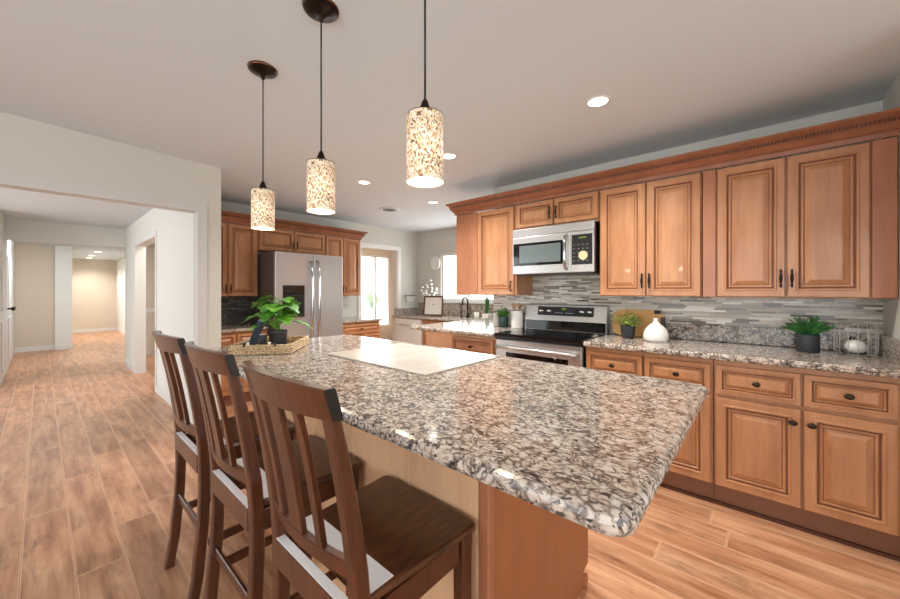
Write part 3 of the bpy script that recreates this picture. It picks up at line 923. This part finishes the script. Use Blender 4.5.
cp = MB().box(mw * .742, -.004, 0.0, mw - .001, .028, .333, bev=.004).build('control_panel', 'stainless', t)
kp = MB().box(mw * .76, -.0062, .062, mw - .012, -.0045, .305, bev=.0008).build('keypad', 'black_plastic', cp)
MB().box(mw * .84, -.0072, .272, mw - .06, -.0064, .284).build('display', 'display_green', kp)
for r_ in range(5):
    for c_ in range(4):
        MB().box(mw * .775 + c_ * .036, -.0072, .09 + r_ * .032, mw * .775 + c_ * .036 + .016, -.0064, .098 + r_ * .032).build('button', 'key_grey', kp)
mat('gold_sticker', (208, 182, 140), .5)
MB().lathe([(.036, 0), (.036, .0008)], n=24).xform(Matrix.Translation((mw * .885, -.0066, .135)) @ Matrix.Rotation(R(90), 4, 'X')).build('sticker', 'gold_sticker', kp)
MB().box(.02, .03, -.008, mw - .02, md - .05, 0).build('underside_grille', 'steel_dark', t)

# refrigerator
fx0, fx1, fy = 1.802, 2.702, 4.30
mat('fridge_side', (104, 101, 99), .4, metal=.3)
t = thing('refrigerator', 'stainless side-by-side refrigerator with water dispenser', 'refrigerator', (fx0, fy, 0))
fw = fx1 - fx0
MB().box(.004, .055, .04, fw - .004, YF - .03 - fy, 1.755, bev=.004).build('cabinet_body', 'fridge_side', t)
MB().box(.02, .07, 0, fw - .02, .6, .04).build('plinth', 'black_plastic', t)
sp_ = 2.278 - fx0
l = MB().box(0, 0, .08, sp_ - .004, .05, 1.752, bev=.01, seg=3).build('freezer_door', 'stainless_vertical', t)
r_ = MB().box(sp_ + .004, 0, .08, fw, .05, 1.752, bev=.01, seg=3).build('door', 'stainless_vertical', t)
for q, d in ((sp_ - .045, l), (sp_ + .048, r_)):
    MB().tube([(q, 0, .70), (q, -.045, .73), (q, -.062, .95), (q, -.066, 1.2), (q, -.062, 1.45), (q, -.045, 1.64), (q, 0, 1.67)], .016, 12).build('handle', 'chrome', d)
dp = MB().box(.09, -.004, .965, .36, .0, 1.355, bev=.0015).build('dispenser', 'steel_dark', l)
MB().box(.098, -.007, 1.235, .352, -.004, 1.347).build('dispenser_screen', 'black_glass', dp)
MB().box(.108, -.006, 1.0, .342, -.004, 1.225).build('dispenser_recess', 'black_plastic', dp)
MB().box(.10, -.03, .968, .35, -.004, .985, bev=.003).build('drip_tray', 'steel_dark', dp)


# ================================================================== LAMPS
def pendant(label, x, y):
    t = thing('pendant_lamp', label, 'pendant lamp', (x, y, 1.605), 0, 'pendant lamps above the island')
    H = .197; r = .0545
    cz = CZ - 1.605 if x < 1.1 and False else 0
    zt = 2.41 + max(0, (1.1 - x)) * (.15 / 4.1) - 1.605
    MB().lathe([(r, 0), (r, H - .012), (r * .985, H - .004), (r * .94, H), (r * .3, H + .002), (.012, H + .002), (.012, H - .001), (r * .92, H - .003), (r - .003, H - .012), (r - .003, 0), (r, 0)], n=40, cap=False).build('lamp_shade', 'shade_chips', t)
    MB().lathe([(r - .0035, .003), (r - .0035, .005)], n=36).build('diffuser', 'shade_inside', t)
    MB().lathe([(r * .97, H - .006), (r * .985, H - .001), (r * .6, H + .003), (.02, H + .004), (.019, H + .012), (.009, H + .04), (.006, H + .046), (.002, H + .047)], n=24).build('cap', 'bronze', t)
    MB().tube([(0, 0, H + .045), (0, 0, zt - .03)], .0032, 8).build('cord', 'black_plastic', t)
    MB().lathe([(.004, zt - .055), (.008, zt - .05), (.012, zt - .035), (.03, zt - .024), (.055, zt - .017), (.068, zt - .008), (.072, zt + .001), (.01, zt + .001)], n=36, mis=[0, 0, 0, 0, 0, 1, 1, 1]).build('ceiling_canopy', ['bronze', 'copper_rim'], t)
    d = bpy.data.lights.new('bulb', 'POINT'); d.energy = 2.0; d.color = (1, .86, .66); d.shadow_soft_size = .03
    o = bpy.data.objects.new('bulb', d); col.objects.link(o); o.parent = t; o.location = (0, 0, -.05)
    return t


pendant('pendant lamp with speckled gold glass shade nearest the camera, rightmost of the three', .745, .75)
pendant('middle pendant lamp with speckled gold glass shade above the island', .744, 1.342)
pendant('farthest pendant lamp with speckled gold glass shade, leftmost of the three', .751, 1.934)


def downlight(label, x, y, z, r=.055, e=120):
    t = thing('recessed_light', label, 'recessed light', (x, y, z), 0, 'recessed ceiling lights')
    MB().lathe([(r + .012, -.001), (r + .012, -.005), (r, -.007), (r, -.001)], n=32, cap=False).build('trim_ring', 'trim_white', t)
    MB().lathe([(r, -.003), (r * .99, -.005)], n=32).build('lens', 'lamp_white', t)
    d = bpy.data.lights.new('bulb', 'SPOT'); d.energy = e; d.color = (1, .96, .90); d.spot_size = R(140); d.spot_blend = .8; d.shadow_soft_size = .05
    o = bpy.data.objects.new('bulb', d); col.objects.link(o); o.parent = t; o.location = (0, 0, -.02)


downlight('recessed ceiling light nearest the camera, above the range wall cabinets', 2.172, .737, CZ)
downlight('recessed ceiling light half hidden behind the nearest pendant shade', 2.235, 1.969, CZ)
downlight('recessed ceiling light between the middle pendant and the air vent', 2.196, 3.102, CZ)
downlight('small recessed ceiling light right of the air vent, near the sink corner', 3.264, 3.142, CZ)
for i, (x, y, lab) in enumerate(((.95, 12.7, 'corridor ceiling light nearest the camera'), (.93, 14.1, 'middle corridor ceiling light of the three'), (.95, 15.2, 'farthest corridor ceiling light of the three'))):
    downlight(lab, x, y, 2.28, .07, 90)
t = thing('ceiling_vent', 'round grey air vent in the ceiling near the doorway', 'vent', (3.145, 3.865, CZ))
MB().lathe([(.14, -.001), (.135, -.010), (.10, -.014), (.10, -.001)], n=32, cap=False).build('rim', 'ceiling_paint', t)
m = MB()
for k in range(4): m.lathe([(.092 - .022 * k, -.002), (.092 - .022 * k, -.008), (.078 - .022 * k, -.011), (.076 - .022 * k, -.009)], n=28, cap=False)
m.lathe([(.1, -.0015), (.09, -.002)], n=28)
m.build('louvre', 'vent_grey', t)


# ================================================================== SMALL THINGS
def leaf(m, base_, tip, width, lobes=0, droop=.2, mi=0):
    """a leaf blade as two bent strips from base to tip, lobed when lobes > 0"""
    b = Vector(base_); d = Vector(tip) - b; L = d.length; d.normalize()
    side = d.cross(Vector((0, 0, 1)))
    side = side.normalized() if side.length > .01 else Vector((1, 0, 0))
    up = side.cross(d).normalized()
    n = 10; ctr = []; lf = []; rt = []
    for k in range(n + 1):
        q = k / n
        w = width * math.sin(math.pi * min(1, q * .93 + .05)) ** .75
        if lobes: w *= 1 + .40 * math.cos(q * math.pi * 2 * lobes)
        p = b + d * L * q - Vector((0, 0, 1)) * droop * L * q * q
        ctr.append(p); lf.append(p + side * w / 2 + up * w * .12); rt.append(p - side * w / 2 + up * w * .12)
    vc = [m.bm.verts.new(p) for p in ctr]; vl = [m.bm.verts.new(p) for p in lf]; vr = [m.bm.verts.new(p) for p in rt]
    for k in range(n):
        for a, c in ((vl, vc), (vc, vr)):
            f_ = m.bm.faces.new((a[k], c[k], c[k + 1], a[k + 1])); f_.material_index = mi; f_.smooth = True


# woven tray: sides of stacked rope rows
LAT = lambda a, d: (a * math.cos(R(HEAD)) + d * math.sin(R(HEAD)), -a * math.sin(R(HEAD)) + d * math.cos(R(HEAD)))
wv = mat('wicker', (222, 196, 158), .7); gg = NT(wv)
vo = gg.n('ShaderNodeTexVoronoi', feature='DISTANCE_TO_EDGE'); gg.put(vo.inputs['Vector'], gg.coord((70, 70, 110))); vo.inputs['Scale'].default_value = 1
gg.color(gg.ramp(vo.outputs['Distance'], [(.02, (136, 102, 66)), (.14, (224, 198, 158)), (.5, (238, 218, 184))]))
tx, ty = LAT(-1.125, 2.27)
t = thing('woven_tray', 'rectangular woven tray on the island holding the plant and book', 'tray', (tx, ty, .9165), R(-HEAD + 8))
TW, TD, TH = .165, .205, .055
MB().box(-TW, -TD, 0, TW, TD, .008).build('tray_base', 'wicker', t)
for nm, p in (('rim', [(-TW, -TD), (TW, -TD)]), ('rim', [(TW, -TD), (TW, TD)]), ('rim', [(TW, TD), (-TW, TD)]), ('rim', [(-TW, TD), (-TW, -TD)])):
    m = MB(); a, b = Vector(p[0] + (0,)), Vector(p[1] + (0,))
    for lv in range(4):
        zz = .009 + lv * .0138
        pts = []
        for k in range(33):
            q = k / 32
            pts.append(a.lerp(b, q) + Vector((math.sin(k * 1.9 + lv * 1.5) * .0022, math.cos(k * 1.9 + lv * 1.5) * .0022, zz)))
        m.tube(pts, .0078, 6)
    m.build('rim', 'wicker', t)
hd = MB().tube([(-.085, -TD - .006, .052), (-.08, -TD - .018, .066), (0, -TD - .02, .07), (.08, -TD - .018, .066), (.085, -TD - .006, .052)], .006, 8).build('handle', 'black_plastic', t)
MB().tube([(-.065, -TD - .019, .0665), (-.05, -TD - .0195, .0685)], .0085, 8).build('handle_wrap', 'paper', hd)
MB().tube([(.05, -TD - .0195, .0685), (.065, -TD - .019, .0665)], .0085, 8).build('handle_wrap', 'paper', hd)

# plant with lobed leaves on the tray
px, py = LAT(-1.085, 2.26)
t = thing('potted_plant', 'bright green leafy plant in a dark pot on the woven tray', 'plant', (px, py, .925), .3)
MB().lathe([(.042, 0), (.05, .01), (.054, .10), (.056, .112), (.05, .112), (.047, .10)], n=28).build('pot', 'charcoal_pot', t)
MB().lathe([(.046, .092), (.02, .10)], n=20).build('soil', 'soil', t)
st_ = MB(); fo = MB(); random.seed(3)
for k in range(26):
    a = 2 * math.pi * k / 13 + random.uniform(-.2, .2); rad = random.uniform(.02, .08); hgt = random.uniform(.15, .31)
    if k % 3 == 0: rad *= .4; hgt += .02
    p1 = Vector((math.cos(a) * rad, math.sin(a) * rad, hgt))
    st_.tube([(0, 0, .09), (p1.x * .35, p1.y * .35, .09 + (hgt - .09) * .6), tuple(p1)], .0022, 5)
    L = random.uniform(.09, .135)
    leaf(fo, p1, p1 + Vector((math.cos(a) * L, math.sin(a) * L, random.uniform(-.05, .03))), random.uniform(.085, .115), 3, .3)
st_.build('stem', 'leaf_bright', t); fo.build('foliage', 'leaf_bright', t)
# books on the tray
bx_, by_ = LAT(-1.228, 2.21)
Mb = Matrix.Rotation(R(20), 4, 'Y')
t = thing('book', 'dark teal book leaning on the woven tray left of the plant', 'book', (bx_, by_, .934), R(-HEAD + 22))
MB().box(-.021, -.05, 0, .021, .05, .178, bev=.002).xform(Mb).build('cover', 'navy_cover', t)
MB().box(-.017, -.048, .1785, .017, .046, .182).xform(Mb).build('pages', 'paper', t)
bx_, by_ = LAT(-1.115, 2.135)
t = thing('book', 'small navy book standing upright on the woven tray close to the pot', 'book', (bx_, by_, .926), R(-HEAD - 6))
MB().box(-.018, -.016, 0, .018, .012, .098, bev=.002).build('cover', 'navy_dark', t)
MB().box(-.016, -.013, .0985, .016, .009, .1005).build('pages', 'paper', t)


def bushy(label, x, y, pot_mat, r, h, top, spread, seed, leafm='leaf_light', z=CT1, n=90):
    random.seed(seed)
    t = thing('potted_plant', label, 'plant', (x, y, z + .001))
    MB().lathe([(r * .72, 0), (r * .86, h * .08), (r, h * .55), (r, h * .93), (r * .96, h), (r * .86, h), (r * .85, h * .88)], n=28).build('pot', pot_mat, t)
    MB().lathe([(r * .85, h * .86), (r * .3, h * .9)], n=18).build('soil', 'soil', t)
    f_ = MB()
    for k in range(n):
        a = random.uniform(0, 6.283); q = math.sqrt(random.random()) * spread; zz = h * .95 + random.uniform(.1, 1) * (top - h) * (1 - .45 * (q / spread) ** 2)
        p = Vector((math.cos(a) * q, math.sin(a) * q, zz))
        L = random.uniform(.025, .04)
        dd = Vector((math.cos(a + random.uniform(-1, 1)), math.sin(a + random.uniform(-1, 1)), random.uniform(-.1, .9))).normalized()
        leaf(f_, p, p + dd * L, L * .55, 0, .2)
        if k % 4 == 0: f_.tube([(0, 0, h * .85), tuple(p)], .0012, 4)
    f_.build('foliage', leafm, t)
    return t


bushy('small bushy green plant in a round dark pot beside the cutting board', 3.03, .80, 'charcoal_pot', .052, .102, .20, .078, 11, n=170)
bushy('small bushy green plant in a dark green pot left of the white utensil crock', 3.10, 1.995, 'green_pot', .050, .115, .20, .060, 12, 'leaf_bright', n=120)

# grassy plant
random.seed(21)
t = thing('potted_plant', 'spiky grassy green plant in a charcoal pot beside the wire basket', 'plant', (3.06, -.205, CT1 + .001))
MB().lathe([(.046, 0), (.050, .006), (.050, .100), (.048, .106), (.044, .106), (.043, .09)], n=32).build('pot', 'charcoal_pot', t)
MB().lathe([(.043, .088), (.02, .094)], n=20).build('soil', 'soil', t)
f_ = MB()
for k in range(170):
    a = random.uniform(0, 6.283); q = random.uniform(.02, .14); hgt = .125 + random.uniform(.0, .09) * (1 - (q / .17) ** 2) + .03
    p0 = Vector((math.cos(a) * .03 * random.random(), math.sin(a) * .03 * random.random(), .092))
    p2 = Vector((math.cos(a) * q, math.sin(a) * q, hgt - .03 * (q / .14)))
    p1 = (p0 + p2) / 2 + Vector((0, 0, .035))
    pts = []
    for s_ in range(6):
        u = s_ / 5
        pts.append((1 - u) ** 2 * p0 + 2 * u * (1 - u) * p1 + u * u * p2)
    f_.tube(pts, [.0022, .003, .0032, .003, .0022, .0006], 4)
f_.build('foliage', 'leaf_grass', t)

# wire basket with white ball
t = thing('wire_basket', 'grey wire basket with a white ball inside, at the right end of the counter', 'basket', (3.10, -.40, CT1 + .001))
m = MB()
for k in range(14):
    a = 2 * math.pi * k / 14; c_, s_ = math.cos(a), math.sin(a)
    prof = [(.06, .004), (.077, .006), (.086, .02), (.086, .150), (.080, .172), (.066, .180)]
    m.tube([(r * c_, r * s_, z) for r, z in prof], .0019, 5)
for r, z in ((.06, .004), (.066, .180)):
    m.tube([(r * math.cos(2 * math.pi * k / 36), r * math.sin(2 * math.pi * k / 36), z) for k in range(37)], .0024, 5)
m.build('wire_frame', 'wire', t)
MB().lathe([(.056, .002), (.059, .005), (.03, .0055)], n=28).build('base', 'steel_dark', t)
tag(MB().ball((0, 0, .040), .046, .046, .040, u=28, v=18).build('decorative_ball', 'white_ceramic', loc=(3.10, -.40, CT1 + .0075)), 'white rounded ceramic ball sitting inside the grey wire basket', 'ornament')

VS = 1.12
# cutting board + dark board behind, white vase
m = MB()
out = rrect(-.19, 0, .19, .215, .075, 8)
m.loft([[(a, y, b) for a, b in out] for y in (-.008, .008)])
t = thing('cutting_board', 'honey coloured rounded wooden cutting board leaning on the splash right of the range', 'cutting board', (3.185, .775, CT1 + .002), RZ)
m.xform(Matrix.Rotation(R(-10), 4, 'X')).build('board', 'board_wood', t)
o = MB().box(.165, -.010, .03, .20, .006, .165, bev=.004).box(.12, -.0105, .185, .165, .005, .215, bev=.004).xform(Matrix.Rotation(R(-10), 4, 'X')).build('handle', 'black_plastic', t)
o['label'] = 'black corner handle'
t = thing('vase', 'white dome-shaped vase with a narrow neck in front of the cutting board', 'vase', (2.99, .598, CT1 + .001))
MB().lathe([(a * VS, b * 1.04) for a, b in ((.066, 0), (.072, .006), (.074, .03), (.071, .058), (.061, .084), (.044, .106), (.024, .124), (.013, .138), (.012, .152), (.014, .160), (.011, .161), (.009, .145))], n=36).build('vase_body', 'white_ceramic', t)

# utensil crock
t = thing('utensil_crock', 'tall white ceramic crock holding wooden utensils left of the range', 'crock', (3.14, 1.858, CT1 + .001))
MB().lathe([(.056, 0), (.060, .006), (.060, .165), (.062, .17), (.057, .17), (.051, .02), (.02, .015)], n=32).build('crock', 'white_ceramic', t)
random.seed(5)
for k in range(6):
    a = k * 1.05; q = .035
    u = thing('wooden_spoon', ['wooden spoon at the left of the crock', 'wooden spoon with slotted head in the crock', 'wooden spatula at the back of the crock', 'wooden spoon at the right of the crock', 'wooden ladle at the front of the crock', 'short wooden spoon in the crock'][k], 'spoon', (3.14, 1.858, CT1 + .022), a, 'wooden utensils in the white crock')
    if k: pass
    MB().tube([(.016, 0, 0), (q, 0, .185)], .004, 6).build('handle', 'utensil_wood', u)
    MB().ball((q + .006, 0, .198), .007, .015, .026, u=10, v=8).build('spoon_head', 'utensil_wood', u)
# white canister left of the plant
t = thing('canister', 'pale white canister at the peninsula edge left of the green pot', 'canister', (3.18, 2.12, CT1 + .001))
MB().lathe([(.04, 0), (.043, .005), (.043, .11), (.04, .115)], n=24).build('canister_body', 'white_ceramic', t)
MB().lathe([(.043, .116), (.043, .126), (.012, .13), (.012, .142), (.004, .145)], n=24).build('lid', 'white_ceramic', t)

# sink counter things
t = thing('picture_frame', 'brown framed white print standing on the sink counter', 'picture frame', (4.52, 4.36, SZ + .003), RZ + R(22))
FM = Matrix.Rotation(R(-9), 4, 'X')
W2, H2 = .185, .355
m = MB().box(-W2, -.01, 0, -W2 + .028, .01, H2, bev=.003).box(W2 - .028, -.01, 0, W2, .01, H2, bev=.003).box(-W2 + .028, -.01, 0, W2 - .028, .01, .028, bev=.003).box(-W2 + .028, -.01, H2 - .028, W2 - .028, .01, H2, bev=.003)
m.xform(FM).build('frame', 'picture_frame', t)
MB().box(-W2 + .028, -.002, .028, W2 - .028, .006, H2 - .028).xform(FM).build('print', 'paper', t)
MB().box(-.02, .06, .0, .02, .064, .2).xform(Matrix.Rotation(R(9), 4, 'X')).build('easel_leg', 'picture_frame', t)
random.seed(9)
t = thing('flower_vase', 'white vase with blossom branches standing behind the framed print', 'flowers', (4.64, 4.62, SZ + .001))
MB().lathe([(.04, 0), (.06, .04), (.065, .12), (.04, .2), (.03, .24), (.035, .25), (.03, .25)], n=24).build('vase_body', 'white_ceramic', t)
tw = MB(); bl = MB()
for k, (dx, dy, dz) in enumerate(((.02, -.10, .62), (-.02, .02, .55), (.0, .14, .50), (.03, -.22, .46), (-.04, -.2, .4))):
    tw.tube([(0, 0, .2), (dx * .4, dy * .35, .2 + (dz - .2) * .5), (dx, dy, dz)], .004, 5)
    for j in range(7):
        u = .45 + .55 * j / 6
        bl.ball((dx * u + random.uniform(-.03, .03), dy * u + random.uniform(-.03, .03), .2 + (dz - .2) * u + random.uniform(-.03, .03)), .022, .022, .018, u=8, v=6)
tw.build('branch', 'twig', t); bl.build('blossom', 'petal', t)
t = thing('wall_clock', 'round white clock-like plaque on the wall left of the sink window', 'wall clock', (XS - .002, 4.60, 1.80), RZ)
MB().lathe([(.12, 0), (.12, .018), (.114, .026), (.103, .026), (.1, .014), (.02, .014)], n=40).xform(Matrix.Rotation(R(90), 4, 'X')).build('rim', 'white_ceramic', t)
MB().lathe([(.099, .0145), (.097, .0165)], n=40).xform(Matrix.Rotation(R(90), 4, 'X')).build('face', 'cloth_white', t)
t = thing('faucet', 'dark gooseneck faucet at the sink below the window', 'faucet', (4.70, 3.72, SZ + .001))
MB().lathe([(.03, 0), (.03, .02), (.018, .035), (.016, .06)], n=20).build('base', 'bronze', t)
pts = [(0, 0, .05), (0, 0, .26)] + [(-.07 + .07 * math.cos(R(a)), 0, .26 + .07 * math.sin(R(a))) for a in range(20, 181, 20)] + [(-.14, 0, .2)]
MB().tube(pts, .012, 10).build('spout', 'bronze', t)
MB().tube([(0, -.015, .05), (0, -.05, .07), (-.01, -.07, .13)], .007, 8).build('lever', 'bronze', t)
t = thing('soap_dispenser', 'dark pump soap dispenser left of the faucet', 'soap dispenser', (4.70, 3.86, SZ + .001))
MB().lathe([(.022, 0), (.022, .01), (.012, .02), (.01, .16), (.004, .165)], n=16).build('bottle', 'bronze', t)
MB().tube([(0, 0, .16), (0, 0, .19), (-.05, .03, .24)], .006, 8).build('pump', 'bronze', t)
t = thing('cup', 'small white cup on the sink counter right of the faucet', 'cup', (4.55, 3.42, SZ + .001))
MB().lathe([(.032, 0), (.038, .01), (.04, .10), (.037, .10), (.034, .02), (.01, .015)], n=24).build('cup_body', 'white_ceramic', t)
t = thing('potted_plant', 'slim dark upright plant in a white block pot at the right of the sink', 'plant', (4.55, 3.22, SZ + .001))
MB().box(-.06, -.06, 0, .06, .06, .085, bev=.006).build('pot', 'white_ceramic', t)
m = MB()
for k in range(9):
    leaf(m, (random.uniform(-.03, .03), random.uniform(-.03, .03), .08), (random.uniform(-.05, .05), random.uniform(-.05, .05), random.uniform(.28, .4)), .03, 0, 0)
m.build('foliage', 'leaf_grass', t)
t = thing('outlet_box', 'small grey ledged box on the wall above the left end of the sink counter', 'wall box', (4.62, YF - .003, 1.08))
MB().box(-.10, -.05, 0, .10, 0, .11, bev=.004).build('box', 'wall_paint', t)
MB().box(-.115, -.07, .112, .115, 0, .125, bev=.003).build('ledge', 'vent_grey', t)
